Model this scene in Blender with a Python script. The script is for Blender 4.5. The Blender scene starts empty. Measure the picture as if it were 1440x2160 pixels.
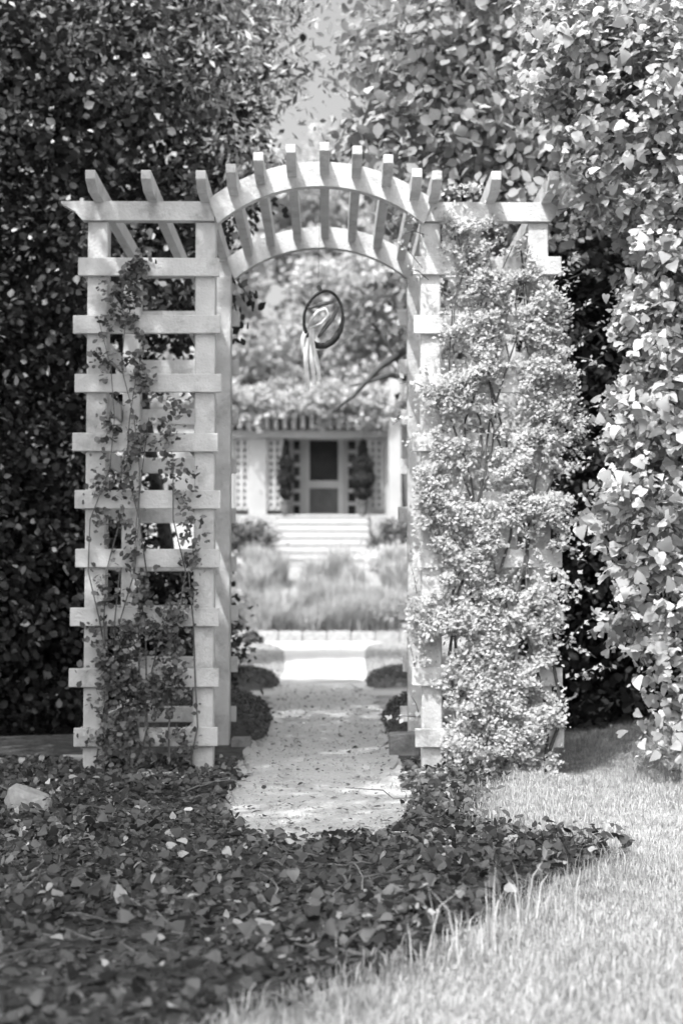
import bpy, bmesh, math, random
import numpy as np
from mathutils import Vector, Matrix, Euler

# ------------------------------------------------------------------ camera, sky, sun, exposure
S = bpy.context.scene
C = S.collection
EYE = 0.96
FPX = 3000.0                         # focal length in photo pixels (1440 x 2160)
cam = bpy.data.objects.new('camera', bpy.data.cameras.new('camera'))
C.objects.link(cam)
S.camera = cam
cam.data.sensor_fit = 'VERTICAL'
cam.data.sensor_height = 36.0
cam.data.lens = 36.0 * FPX / 2160.0
cam.data.clip_end = 600.0
cam.data.clip_start = 0.05
cam.location = (0, 0, EYE)
TILT = math.atan(165 / FPX)
YAW = math.atan(30 / FPX)
cam.rotation_euler = (math.pi / 2 + TILT, 0, -YAW)
cam.data.dof.use_dof = True
cam.data.dof.focus_distance = 5.7
cam.data.dof.aperture_fstop = 2.4

SUN = Vector((-0.65, -1.0, 1.75)).normalized()       # direction towards the sun
w = bpy.data.worlds.new('World')
S.world = w
w.use_nodes = True
nt = w.node_tree
nt.nodes.clear()
sky = nt.nodes.new('ShaderNodeTexSky')
sky.sky_type = 'NISHITA'
sky.sun_disc = False
sky.sun_elevation = math.asin(SUN.z)
sky.sun_rotation = math.atan2(SUN.x, SUN.y)
sky.air_density = 1.0
sky.dust_density = 7.0
sky.ozone_density = 0.0
bw = nt.nodes.new('ShaderNodeRGBToBW')
bg = nt.nodes.new('ShaderNodeBackground')
bg.inputs['Strength'].default_value = 0.15
wo = nt.nodes.new('ShaderNodeOutputWorld')
nt.links.new(sky.outputs[0], bw.inputs[0])
nt.links.new(bw.outputs[0], bg.inputs[0])
nt.links.new(bg.outputs[0], wo.inputs[0])

sun = bpy.data.objects.new('sun', bpy.data.lights.new('sun', 'SUN'))
C.objects.link(sun)
sun.data.energy = 2.35
sun.data.angle = math.radians(0.6)
sun.data.color = (1, 1, 1)
sun.rotation_euler = SUN.to_track_quat('Z', 'Y').to_euler()

S.view_settings.view_transform = 'Standard'
S.view_settings.look = 'None'
S.view_settings.gamma = 1.0
S.view_settings.use_curve_mapping = False
S.view_settings.exposure = 1.15
S.render.engine = 'CYCLES'
S.cycles.max_bounces = 6
S.cycles.transparent_max_bounces = 8

CAMR = Euler(cam.rotation_euler).to_matrix()


def W(px, py, Y):
    """Photo pixel at a depth Y -> a place in the world."""
    d = CAMR @ Vector(((px - 720) / FPX, (1080 - py) / FPX, -1))
    return cam.location + d * (Y / d.y)


def WX(px, Y):
    return W(px, 1245, Y).x


def WZ(py, Y):
    return W(690, py, Y).z


rng = np.random.default_rng(7)
R = random.Random(11)


# ------------------------------------------------------------------ helpers
def tag(o, label=None, cat=None, group=None, kind=None):
    if label: o['label'] = label
    if cat: o['category'] = cat
    if group: o['group'] = group
    if kind: o['kind'] = kind
    return o


def thing(name, label, cat, loc=(0, 0, 0), group=None):
    o = bpy.data.objects.new(name, None)
    o.empty_display_size = 0.1
    C.objects.link(o)
    o.location = loc
    return tag(o, label, cat, group)


def link(name, me, mat, parent=None, kind=None, loc=None):
    o = bpy.data.objects.new(name, me)
    C.objects.link(o)
    if mat and not me.materials:
        me.materials.append(mat)
    if parent:
        o.parent = parent
        # geometry is written in world coordinates unless loc is given
        p = parent
        off = Vector((0, 0, 0))
        while p:
            off += p.location
            p = p.parent
        o.location = (Vector(loc) if loc is not None else Vector((0, 0, 0))) - off
    elif loc is not None:
        o.location = loc
    if kind: o['kind'] = kind
    return o


def bm_mesh(bm, name, smooth=False):
    me = bpy.data.meshes.new(name)
    bm.normal_update()
    bm.to_mesh(me)
    bm.free()
    if smooth:
        me.polygons.foreach_set('use_smooth', [True] * len(me.polygons))
    return me


def np_mesh(name, V, F, smooth=False):
    """V (n,3), F (m,k) with k fixed."""
    me = bpy.data.meshes.new(name)
    V = np.asarray(V, dtype=np.float32)
    F = np.asarray(F, dtype=np.int32)
    me.vertices.add(len(V))
    me.vertices.foreach_set('co', V.ravel())
    k = F.shape[1]
    me.loops.add(F.size)
    me.loops.foreach_set('vertex_index', F.ravel())
    me.polygons.add(len(F))
    me.polygons.foreach_set('loop_start', np.arange(0, F.size, k, dtype=np.int32))
    try:
        me.polygons.foreach_set('loop_total', np.full(len(F), k, dtype=np.int32))
    except Exception:
        pass
    if smooth:
        me.polygons.foreach_set('use_smooth', np.ones(len(F), dtype=bool))
    me.update(calc_edges=True)
    return me


def box(bm, x0, x1, y0, y1, z0, z1, bev=0.0, jit=0.0):
    vs = []
    for z in (z0, z1):
        for (x, y) in ((x0, y0), (x1, y0), (x1, y1), (x0, y1)):
            vs.append(bm.verts.new((x + R.uniform(-jit, jit), y, z + R.uniform(-jit, jit))))
    fs = [(0, 3, 2, 1), (4, 5, 6, 7), (0, 1, 5, 4), (1, 2, 6, 5), (2, 3, 7, 6), (3, 0, 4, 7)]
    faces = [bm.faces.new([vs[i] for i in f]) for f in fs]
    if bev > 0:
        es = list({e for f in faces for e in f.edges})
        bmesh.ops.bevel(bm, geom=es, offset=bev, segments=1, affect='EDGES', profile=0.5)
    return faces


def box_me(name, x0, x1, y0, y1, z0, z1, bev=0.004, jit=0.0):
    bm = bmesh.new()
    box(bm, x0, x1, y0, y1, z0, z1, bev, jit)
    return bm_mesh(bm, name)


def prism_y(bm, pts, y0, y1):
    """pts: (x,z) outline, counter-clockwise seen from -y; extruded along y."""
    a = [bm.verts.new((p[0], y0, p[1])) for p in pts]
    b = [bm.verts.new((p[0], y1, p[1])) for p in pts]
    n = len(pts)
    bm.faces.new(a)
    bm.faces.new(b[::-1])
    for i in range(n):
        j = (i + 1) % n
        bm.faces.new((a[j], a[i], b[i], b[j]))
    bmesh.ops.recalc_face_normals(bm, faces=bm.faces[:])


def prism_x(bm, pts, x0, x1):
    a = [bm.verts.new((x0, p[0], p[1])) for p in pts]
    b = [bm.verts.new((x1, p[0], p[1])) for p in pts]
    n = len(pts)
    bm.faces.new(a)
    bm.faces.new(b[::-1])
    for i in range(n):
        j = (i + 1) % n
        bm.faces.new((a[j], a[i], b[i], b[j]))
    bmesh.ops.recalc_face_normals(bm, faces=bm.faces[:])


def tube(bm, pts, radii, seg=8):
    """Tapered tube through points."""
    rings = []
    n = len(pts)
    for i, p in enumerate(pts):
        p = Vector(p)
        t = (Vector(pts[min(i + 1, n - 1)]) - Vector(pts[max(i - 1, 0)])).normalized()
        a = t.orthogonal().normalized() if i == 0 else (ua - t * ua.dot(t)).normalized()
        ua = a
        b = t.cross(a)
        rings.append([bm.verts.new(p + (a * math.cos(k * 2 * math.pi / seg) + b * math.sin(k * 2 * math.pi / seg)) * radii[i]) for k in range(seg)])
    for i in range(n - 1):
        for k in range(seg):
            l = (k + 1) % seg
            bm.faces.new((rings[i][k], rings[i][l], rings[i + 1][l], rings[i + 1][k]))
    bm.faces.new(rings[0][::-1])
    bm.faces.new(rings[-1])


def wander(a, b, n, amp, r=R):
    a, b = Vector(a), Vector(b)
    L = (b - a).length
    return [a.lerp(b, i / (n - 1)) + (Vector((r.uniform(-1, 1), r.uniform(-1, 1), r.uniform(-.5, .5))) * amp * L if 0 < i < n - 1 else Vector()) for i in range(n)]


# ------------------------------------------------------------------ materials (black and white photograph: all greys)
def g(v):
    return (v, v, v, 1)


def mat_noise(name, lo, hi, scale=6.0, rough=0.7, detail=6.0, bump=0.0, bscale=None, lo2=None, scale2=0.0, stretch=None, thr=(0.35, 0.65)):
    m = bpy.data.materials.new(name)
    m.use_nodes = True
    n = m.node_tree
    b = n.nodes['Principled BSDF']
    b.inputs['Roughness'].default_value = rough
    b.inputs['Specular IOR Level'].default_value = 0.25
    tc = n.nodes.new('ShaderNodeTexCoord')
    src = tc.outputs['Object']
    if stretch:
        mp = n.nodes.new('ShaderNodeMapping')
        mp.inputs['Scale'].default_value = stretch
        n.links.new(src, mp.inputs[0])
        src = mp.outputs[0]
    t = n.nodes.new('ShaderNodeTexNoise')
    t.inputs['Scale'].default_value = scale
    t.inputs['Detail'].default_value = detail
    t.inputs['Roughness'].default_value = 0.6
    n.links.new(src, t.inputs['Vector'])
    cr = n.nodes.new('ShaderNodeValToRGB')
    cr.color_ramp.elements[0].position = thr[0]
    cr.color_ramp.elements[1].position = thr[1]
    cr.color_ramp.elements[0].color = g(lo)
    cr.color_ramp.elements[1].color = g(hi)
    n.links.new(t.outputs['Fac'], cr.inputs[0])
    out = cr.outputs[0]
    if lo2 is not None:                         # stains / bare patches with a shape of their own
        t2 = n.nodes.new('ShaderNodeTexNoise')
        t2.inputs['Scale'].default_value = scale2
        t2.inputs['Detail'].default_value = 8
        t2.inputs['Roughness'].default_value = 0.7
        n.links.new(src, t2.inputs['Vector'])
        c2 = n.nodes.new('ShaderNodeValToRGB')
        c2.color_ramp.elements[0].position = 0.52
        c2.color_ramp.elements[1].position = 0.72
        n.links.new(t2.outputs['Fac'], c2.inputs[0])
        mx = n.nodes.new('ShaderNodeMix')
        mx.data_type = 'RGBA'
        n.links.new(c2.outputs[0], mx.inputs['Factor'])
        n.links.new(out, mx.inputs['A'])
        mx.inputs['B'].default_value = g(lo2)
        out = mx.outputs['Result']
    n.links.new(out, b.inputs['Base Color'])
    if bump:
        t3 = n.nodes.new('ShaderNodeTexNoise')
        t3.inputs['Scale'].default_value = bscale or scale * 6
        t3.inputs['Detail'].default_value = 5
        n.links.new(src, t3.inputs['Vector'])
        bp = n.nodes.new('ShaderNodeBump')
        bp.inputs['Strength'].default_value = bump
        bp.inputs['Distance'].default_value = 0.02
        n.links.new(t3.outputs['Fac'], bp.inputs['Height'])
        n.links.new(bp.outputs[0], b.inputs['Normal'])
    return m


def mat_leaf(name, lo, hi, trans=0.3, rough=0.5, spec=0.3, lit_tone=None, lit_pos=.93):
    """Leaf: every leaf (mesh island) has its own tone; some light passes through."""
    m = bpy.data.materials.new(name)
    m.use_nodes = True
    n = m.node_tree
    b = n.nodes['Principled BSDF']
    out = n.nodes['Material Output']
    b.inputs['Roughness'].default_value = rough
    b.inputs['Specular IOR Level'].default_value = spec
    ge = n.nodes.new('ShaderNodeNewGeometry')
    cr = n.nodes.new('ShaderNodeValToRGB')
    cr.color_ramp.elements[0].color = g(lo)
    cr.color_ramp.elements[1].color = g(hi)
    if lit_tone:                                    # sunlit flecks painted as colour: a few leaves far paler
        cr.color_ramp.elements[1].position = lit_pos
        e3 = cr.color_ramp.elements.new(min(lit_pos + .02, .99))
        e3.color = g(lit_tone)
    n.links.new(ge.outputs['Random Per Island'], cr.inputs[0])
    n.links.new(cr.outputs[0], b.inputs['Base Color'])
    tr = n.nodes.new('ShaderNodeBsdfTranslucent')
    n.links.new(cr.outputs[0], tr.inputs['Color'])
    mx = n.nodes.new('ShaderNodeMixShader')
    mx.inputs[0].default_value = trans
    n.links.new(b.outputs[0], mx.inputs[1])
    n.links.new(tr.outputs[0], mx.inputs[2])
    n.links.new(mx.outputs[0], out.inputs['Surface'])
    return m


M = {}
M['paint'] = mat_noise('weathered_white_paint', 0.50, 0.60, scale=7, rough=0.65, bump=0.3, bscale=70, lo2=0.30, scale2=6.0)
M['house_paint'] = mat_noise('house_white_paint', 0.36, 0.42, scale=2, rough=0.6)
M['gravel'] = mat_noise('gravel', 0.38, 0.52, scale=60, rough=0.9, bump=0.25, bscale=160, lo2=0.32, scale2=3.0)
M['court'] = mat_noise('sunlit_gravel', 0.46, 0.56, scale=20, rough=0.9, bump=0.2, bscale=90)  # the path's gravel again, with sunlight put into a paler tone
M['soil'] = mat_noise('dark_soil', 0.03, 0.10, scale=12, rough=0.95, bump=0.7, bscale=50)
M['lawn'] = mat_noise('lawn', 0.20, 0.38, scale=9, rough=0.95, bump=0.6, bscale=60)
M['bark'] = mat_noise('bark', 0.05, 0.13, scale=14, rough=0.9, bump=0.8, bscale=30, stretch=(1, 1, 0.25))
M['pale_bark'] = mat_noise('pale_bark', 0.10, 0.20, scale=14, rough=0.9, bump=0.6, bscale=30, stretch=(1, 1, 0.25))
M['stone'] = mat_noise('stone', 0.30, 0.46, scale=14, rough=0.85, bump=0.5, bscale=50)
M['brick'] = mat_noise('brick', 0.16, 0.28, scale=20, rough=0.9, bump=0.5, bscale=70)
M['concrete'] = mat_noise('white_concrete', 0.37, 0.43, scale=6, rough=0.8, bump=0.1)
M['roof'] = mat_noise('roof_shingle_lattice_shade', 0.16, 0.24, scale=10, rough=0.9, bump=0.4)
M['screen'] = mat_noise('door_screen', 0.018, 0.03, scale=3, rough=0.6)
M['panel'] = mat_noise('kick_panel', 0.07, 0.10, scale=3, rough=0.6)
M['glass'] = mat_noise('window_glass', 0.02, 0.05, scale=2, rough=0.1)
M['twig'] = mat_noise('dark_twig', 0.03, 0.07, scale=40, rough=0.85, bump=0.5, bscale=90)
M['ribbon'] = mat_noise('pale_ribbon', 0.60, 0.75, scale=25, rough=0.7)
M['pot'] = mat_noise('pot', 0.07, 0.13, scale=10, rough=0.8)
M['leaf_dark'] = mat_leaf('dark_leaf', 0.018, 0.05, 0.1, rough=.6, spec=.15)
M['leaf_dark2'] = mat_leaf('dark_leaf_glossy', 0.018, 0.065, 0.12, rough=0.45, spec=0.3, lit_tone=.5, lit_pos=.94)
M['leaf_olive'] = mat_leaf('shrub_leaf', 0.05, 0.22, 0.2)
M['leaf_young'] = mat_leaf('young_tree_leaf', 0.06, 0.66, 0.35)
M['leaf_shade'] = mat_leaf('shade_tree_leaf', 0.05, 0.12, 0.2)
M['leaf_mid'] = mat_leaf('tree_leaf', 0.16, 0.55, 0.35)
M['leaf_ivy'] = mat_leaf('ivy_leaf', 0.16, 0.52, 0.25, rough=0.4, spec=0.4)
M['leaf_ground'] = mat_leaf('ground_ivy_leaf', 0.02, 0.15, 0.2, rough=0.5, lit_tone=.40, lit_pos=.92)
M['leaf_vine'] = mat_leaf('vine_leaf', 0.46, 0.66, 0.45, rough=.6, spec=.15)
M['leaf_pale'] = mat_leaf('pale_leaf', 0.38, 0.62, 0.45)
M['leaf_box'] = mat_leaf('box_leaf', 0.05, 0.13, 0.2)
M['grass'] = mat_leaf('grass_blade', 0.30, 0.56, 0.35, rough=0.6)
M['grass_pale'] = mat_leaf('ornamental_grass_blade', 0.32, 0.66, 0.35, rough=0.6)
M['flower'] = mat_leaf('white_flower', 0.6, 0.8, 0.3)
M['litter'] = mat_leaf('fallen_leaf', 0.02, 0.14, 0.1)


# ------------------------------------------------------------------ leaves
def tmpl(half):
    """half outline (x>=0) from base to tip -> template with a folded midrib."""
    n = len(half)
    V = [(0, y, 0) for (x, y) in half]                # midrib
    V += [(x, y, 0.22 * x) for (x, y) in half[1:-1]]
    V += [(-x, y, 0.22 * x) for (x, y) in half[1:-1]]
    V = np.array(V)
    k = n - 2
    F = []
    for s, off in ((1, n), (-1, n + k)):
        for i in range(n - 1):
            a, b = i, i + 1                            # midrib pair
            pa = off + i - 1 if 0 < i < n - 1 else None
            pb = off + i if i + 1 < n - 1 else None
            if pa is None and pb is not None: tri = [(a, pb, b)]
            elif pb is None and pa is not None: tri = [(a, pa, b)]
            else: tri = [(a, pa, pb), (a, pb, b)]
            for t in tri:
                F.append(t if s == 1 else t[::-1])
    V = V - np.array([0, 0.5, 0])
    return V, np.array(F)


def curl(T, k, side=0.0):
    V = T[0].copy()
    V[:, 2] -= k * (V[:, 1] + .1) ** 2 + side * V[:, 0] ** 2
    return V, T[1]


T_SMALL = tmpl([(0, 0), (.34, .45), (0, 1)])
def fan(half, fold=.22):
    """Cheaper folded leaf: each half a fan from the base."""
    k = len(half) - 2
    V = [(0, half[0][1], 0), (0, half[-1][1], 0)]
    V += [(x, y, fold * x) for (x, y) in half[1:-1]] + [(-x, y, fold * x) for (x, y) in half[1:-1]]
    F = []
    for s_, off in ((1, 2), (-1, 2 + k)):
        ring = [off + i for i in range(k)] + [1]
        for a_, b_ in zip(ring[:-1], ring[1:]):
            F.append((0, a_, b_) if s_ == 1 else (0, b_, a_))
    return np.array(V) - np.array([0, .5, 0]), np.array(F)


T_OVAL = fan([(0, 0), (.30, .25), (.34, .55), (0, 1)])
T_IVY = tmpl([(0, .08), (.30, -.06), (.54, .22), (.33, .42), (.40, .66), (.16, .78), (0, 1.05)])
T_HEART = curl(tmpl([(0, .06), (.26, -.04), (.46, .22), (.34, .55), (0, 1.0)]), .35, .5)
T_LOBE = curl(tmpl([(0, .10), (.16, -.04), (.34, -.02), (.48, .16), (.40, .36), (.36, .50), (.24, .74), (.11, .92), (0, 1.04)]), .45, .7)
T_LOBE2 = curl(fan([(0, .10), (.16, -.04), (.36, -.02), (.48, .16), (.40, .40), (.22, .76), (0, 1.04)]), .35, .7)
T_LONG = tmpl([(0, 0), (.16, .4), (0, 1)])


def leaf_arrays(P, size, nrm, T, r=rng, spin=None):
    TV, TF = T
    n = len(P)
    nrm = nrm / (np.linalg.norm(nrm, axis=1, keepdims=True) + 1e-9)
    rv = r.normal(size=(n, 3)) if spin is None else spin
    t = rv - (rv * nrm).sum(1, keepdims=True) * nrm
    t /= (np.linalg.norm(t, axis=1, keepdims=True) + 1e-9)
    b = np.cross(t, nrm)
    s = np.asarray(size).reshape(-1, 1, 1)
    V = P[:, None, :] + s * (TV[None, :, 0:1] * b[:, None, :] + TV[None, :, 1:2] * t[:, None, :] + TV[None, :, 2:3] * nrm[:, None, :])
    F = TF[None] + (np.arange(n) * len(TV))[:, None, None]
    return V.reshape(-1, 3), F.reshape(-1, 3)


def leaves(name, P, size, nrm, T, mat, parent=None, kind='stuff', spin=None):
    V, F = leaf_arrays(P, size, nrm, T, spin=spin)
    return link(name, np_mesh(name, V, F, True), mat, parent, kind)


def clumps(ells, n_cl, n_leaf, cr, flat=0.7, shell=0.45, up=0.6, keep=None):
    """Leaf positions and normals: clumps spread through ellipsoids, leaves through clumps."""
    vol = np.array([e[1][0] * e[1][1] * e[1][2] for e in ells]) ** 0.8
    idx = rng.choice(len(ells), n_cl, p=vol / vol.sum())
    d = rng.normal(size=(n_cl, 3))
    d /= np.linalg.norm(d, axis=1, keepdims=True)
    rad = shell + (1 - shell) * rng.random((n_cl, 1)) ** 0.6
    c = np.array([ells[i][0] for i in idx]) + d * rad * np.array([ells[i][1] for i in idx])
    if keep is not None:
        k = keep(c)
        c, d = c[k], d[k]
    m = len(c)
    off = rng.normal(size=(m, n_leaf, 3)) * np.array([1, 1, flat]) * (cr * (0.5 + rng.random((m, 1, 1))))
    P = (c[:, None, :] + off).reshape(-1, 3)
    nr = rng.normal(size=(m, n_leaf, 3)) * 0.7 + 0.5 * d[:, None, :] + np.array([0, 0, up])
    return P, nr.reshape(-1, 3)


def tree(name, label, cat, base, top, r0, ells, n_cl, n_leaf, cr, size, leafmat, T=T_OVAL, barkmat=None, limbs=7, group=None, keep=None, up=0.6, shell=0.45, lean=0.05):
    t = thing(name, label, cat, base, group)
    bm = bmesh.new()
    base, top = Vector(base), Vector(top)
    pts = wander(base, top, 7, lean)
    tube(bm, [base - Vector((0, 0, .2))] + pts, [r0 * 1.35] + [r0 * (1.15 - 0.8 * i / 6) for i in range(7)], 9)
    tr = link('trunk', bm_mesh(bm, 'trunk', True), barkmat or M['bark'], t)
    for k in range(limbs):
        e = ells[k % len(ells)]
        a = pts[R.randrange(3, 7)]
        b = Vector(e[0]) + Vector((R.uniform(-.6, .6) * e[1][0], R.uniform(-.6, .6) * e[1][1], R.uniform(-.3, .6) * e[1][2]))
        if keep is not None and not keep(np.array([b]))[0]: b = Vector(e[0])
        bm = bmesh.new()
        lp = wander(a, b, 6, 0.08)
        tube(bm, lp, [r0 * 0.42 * (1 - 0.85 * i / 5) for i in range(6)], 6)
        for q in range(3):
            c0 = lp[R.randrange(2, 5)]
            c1 = c0 + Vector((R.uniform(-1, 1), R.uniform(-1, 1), R.uniform(-.2, 1))) * max(e[1]) * 0.45
            tube(bm, wander(c0, c1, 4, 0.1), [r0 * .14, r0 * .1, r0 * .07, r0 * .03], 5)
        link('limb', bm_mesh(bm, 'limb', True), barkmat or M['bark'], t)
    P, nr = clumps(ells, n_cl, n_leaf, cr, up=up, keep=keep, shell=shell)
    leaves('crown', P, size * (0.6 + 0.8 * rng.random(len(P))), nr, T, leafmat, t)
    return t


def bush(name, label, cat, base, ells, n_cl, n_leaf, cr, size, leafmat, T=T_SMALL, group=None, stems=6, up=0.6, shell=0.3, keep=None):
    t = thing(name, label, cat, base, group)
    bm = bmesh.new()
    for k in range(stems):
        e = ells[k % len(ells)]
        b = Vector(e[0]) + Vector((R.uniform(-.5, .5) * e[1][0], R.uniform(-.5, .5) * e[1][1], R.uniform(-.2, .5) * e[1][2]))
        a = Vector((e[0][0] + R.uniform(-.1, .1), e[0][1] + R.uniform(-.1, .1), base[2] - .05))
        tube(bm, wander(a, b, 4, .06), [.018, .014, .01, .004], 5)
    link('stem', bm_mesh(bm, 'stem'), M['bark'], t, 'stuff')
    P, nr = clumps(ells, n_cl, n_leaf, cr, up=up, shell=shell, keep=keep)
    k = P[:, 2] > base[2] - .02
    P, nr = P[k], nr[k]
    leaves('foliage', P, size * (0.6 + 0.8 * rng.random(len(P))), nr, T, leafmat, t)
    return t


# ------------------------------------------------------------------ the ground
def sst(a, b, x):
    t = np.clip((x - a) / (b - a), 0, 1)
    return t * t * (3 - 2 * t)


def ground_z(x, y):
    z = 1.5 * sst(26.6, 32.6, y) + 1.15 * sst(32.8, 36, y)
    z = z + 0.14 * sst(1.1, 2.6, x) * sst(4.5, 8, y) * (1 - sst(12, 16, y))
    away = sst(0.6, 1.4, np.abs(x + 0.04)) * (1 - sst(26, 40, y))
    z = z + away * 0.02 * (np.sin(x * 3.1 + 1.3 * np.sin(y * 1.7)) + np.sin(y * 2.7 + x * 1.9))
    return z


def grid(name, xs, ys, zf, mat, kind='structure', dz=0.0):
    X, Y = np.meshgrid(xs, ys)
    Z = zf(X, Y) + dz
    V = np.stack([X.ravel(), Y.ravel(), Z.ravel()], 1)
    nx, ny = len(xs), len(ys)
    i = np.arange((ny - 1) * (nx - 1))
    a = (i // (nx - 1)) * nx + i % (nx - 1)
    F = np.stack([a, a + 1, a + nx + 1, a + nx], 1)
    return link(name, np_mesh(name, V, F, True), mat, None, kind)


xs = np.concatenate([np.linspace(-250, -12, 14), np.linspace(-10, -4, 16), np.linspace(-3.8, 3.8, 77), np.linspace(4, 10, 16), np.linspace(12, 250, 14)])
ys = np.concatenate([np.linspace(-40, -2, 10), np.linspace(-1, 16, 120), np.linspace(16.4, 40, 70), np.linspace(44, 400, 16)])
grid('ground', xs, ys, ground_z, M['lawn'])

BED = [(7.9, 0.95), (7.3, 0.92), (6.7, 0.72), (6.1, 0.62), (5.7, 0.78), (5.3, 1.12), (4.9, 0.86), (4.5, 0.62), (4.1, 0.42), (3.8, 0.30), (3.45, 0.02), (3.1, -0.3), (2.6, -0.6)]  # ivy bed outline, drawn along the edge of the cast shade
BY = np.array([b[0] for b in BED])[::-1]
BX = np.array([b[1] for b in BED])[::-1]


def bed_shade_edge(y):
    return np.interp(y, BY, BX)


def on_path(x, y, m=0.0):
    front = 5.46 + 1.5 * np.abs((x + .035) / .46) ** 4
    return (np.abs(x + 0.035) < 0.45 - m + 0.03 * np.sin(y * 5.1)) & (y > front + m)


# dark soil of the ivy bed; its outline also paints the tree's cast shade
ny = 70
rows = np.linspace(2.2, 9.4, ny)
V, F = [], []
for j, y in enumerate(rows):
    e = float(bed_shade_edge(y)) + 0.05 * math.sin(9 * y) + 0.04 * math.sin(23 * y)
    for i in range(40):
        x = -7 + (e + 7) * (i / 39)
        V.append((x, y, float(ground_z(np.array(x), np.array(y))) + 0.006))
for j in range(ny - 1):
    for i in range(39):
        a = j * 40 + i
        F.append((a, a + 1, a + 41, a + 40))
link('bed_soil_and_shade', np_mesh('bed_soil_and_shade', V, F, True), M['soil'], None, 'structure')
# soil under the trees left and behind
grid('woodland_soil', np.linspace(-9, -0.62, 30), np.linspace(9.5, 14.6, 24), ground_z, M['soil'], dz=0.006)

# gravel path through the arbour (round front end) and the same gravel beyond, sunlight put into its paler colour
V, F = [], []
ny, nx = 120, 15
for j in range(ny):
    v = j / (ny - 1)
    for i in range(nx):
        u = i / (nx - 1) * 2 - 1
        y0 = 5.46 + 1.5 * abs(u) ** 4
        y = y0 + (14.9 - y0) * v
        wdt = 0.46 + 0.025 * math.sin(y * 5.1) + 0.02 * math.sin(y * 11.3)
        V.append((-0.035 + u * wdt, y, 0.012 + 0.006 * math.sin(7 * y + 3 * u) * (1 - abs(u)) - 0.003 * abs(u)))
for j in range(ny - 1):
    for i in range(nx - 1):
        a = j * nx + i
        F.append((a, a + 1, a + nx + 1, a + nx))
link('gravel_path', np_mesh('gravel_path', V, F, True), M['gravel'], None, 'structure')

V, F = [], []
ny = 40
for j in range(ny):
    y = 14.9 + (26.3 - 14.9) * j / (ny - 1)
    xl = np.interp(y, [14.9, 17, 19, 22, 24, 25.2, 26.3], [-.50, -.50, -.56, -.66, -.80, -1.0, -1.3])
    xr = np.interp(y, [14.9, 17, 19, 22, 24, 25.2, 26.3], [.42, .46, .50, .58, .66, .80, 1.0])
    for i in range(9):
        V.append((xl + (xr - xl) * i / 8, y, 0.010 + 0.02 * (i not in (0, 8)) * 0.3))
for j in range(ny - 1):
    for i in range(8):
        a = j * 9 + i
        F.append((a, a + 1, a + 10, a + 9))
link('sunlit_gravel_walk', np_mesh('sunlit_gravel_walk', V, F, True), M['court'], None, 'structure')
# pale cross path between the two pairs of low hedges
grid('cross_path', np.linspace(-3, 3, 20), np.linspace(12.9, 13.6, 6), lambda x, y: 0 * x + 0.007, M['gravel'])

# ------------------------------------------------------------------ the arbour
YF, YB = 7.5, 8.9
SF = FPX / YF
arb = thing('garden_arbor', 'white wooden garden arbour with arched top and slatted side bays over the gravel path', 'arbor', (-0.05, YF, 0))
PW = 0.108
XO_L, XI_L = -1.225, -0.655         # post centres
XI_R, XO_R = 0.552, 1.132
ZB0, ZB1 = WZ(465, YF), WZ(425, YF)  # beam
SL_H = 0.098
SLATS = [WZ(y, YF) for y in (580, 705, 828, 952, 1075, 1198, 1321, 1449, 1576)]   # lower edges
ST = 0.024


def part(name, me, mat=None, parent=arb):
    return link(name, me, mat or M['paint'], parent)


for (yc, front) in ((YF + 0.028 + PW / 2, True), (YB, False)):
    for xc in (XO_L, XI_L, XI_R, XO_R):
        j = R.uniform(-.004, .004)
        part('post', box_me('post', xc - PW / 2 + j, xc + PW / 2 + j, yc - PW / 2, yc + PW / 2, -0.12, ZB0 - 0.002, 0.006))

# horizontal slats on the front, on the back, and along the four sides of the bays
for zl in SLATS:
    for (x0, x1) in ((-1.335, -0.567), (0.462, 1.242)):
        for yy in (YF, YB + PW / 2 + 0.002):
            d0, d1, dz, dt = R.uniform(-.018, .012), R.uniform(-.012, .012), R.uniform(-.006, .006), R.uniform(-.004, .004)
            bm = bmesh.new()
            box(bm, x0 + d0, x1 + d1, yy, yy + ST, zl + dz, zl + dz + SL_H, 0.003)
            for v in bm.verts: v.co.z += dt * (v.co.x - x0) / (x1 - x0)
            part('slat', bm_mesh(bm, 'slat'))
    for (xc, s) in ((XO_L, -1), (XI_L, -1), (XI_R, 1), (XO_R, 1)):
        xx = xc + s * (PW / 2 + 0.002) if s < 0 else xc + PW / 2 + 0.002
        if s < 0: xx -= ST
        dz = R.uniform(-.006, .006)
        part('slat', box_me('slat', xx, xx + ST, YF + 0.03, YB + PW / 2, zl + dz, zl + dz + SL_H, 0.003))


def beam_outline(x0, x1, left_tail, right_tail):
    z0, z1 = ZB0, ZB1
    pts = []
    if left_tail:
        pts += [(x0, z1 - .012), (x0 + .03, z1 - .03), (x0 + .075, z1 - .055), (x0 + .115, z0)]
    else:
        pts += [(x0, z0)]
    if right_tail:
        pts += [(x1 - .115, z0), (x1 - .075, z1 - .055), (x1 - .03, z1 - .03), (x1, z1 - .012), (x1, z1)]
    else:
        pts += [(x1, z0), (x1, z1)]
    pts += [(x0, z1)]
    return pts


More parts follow.
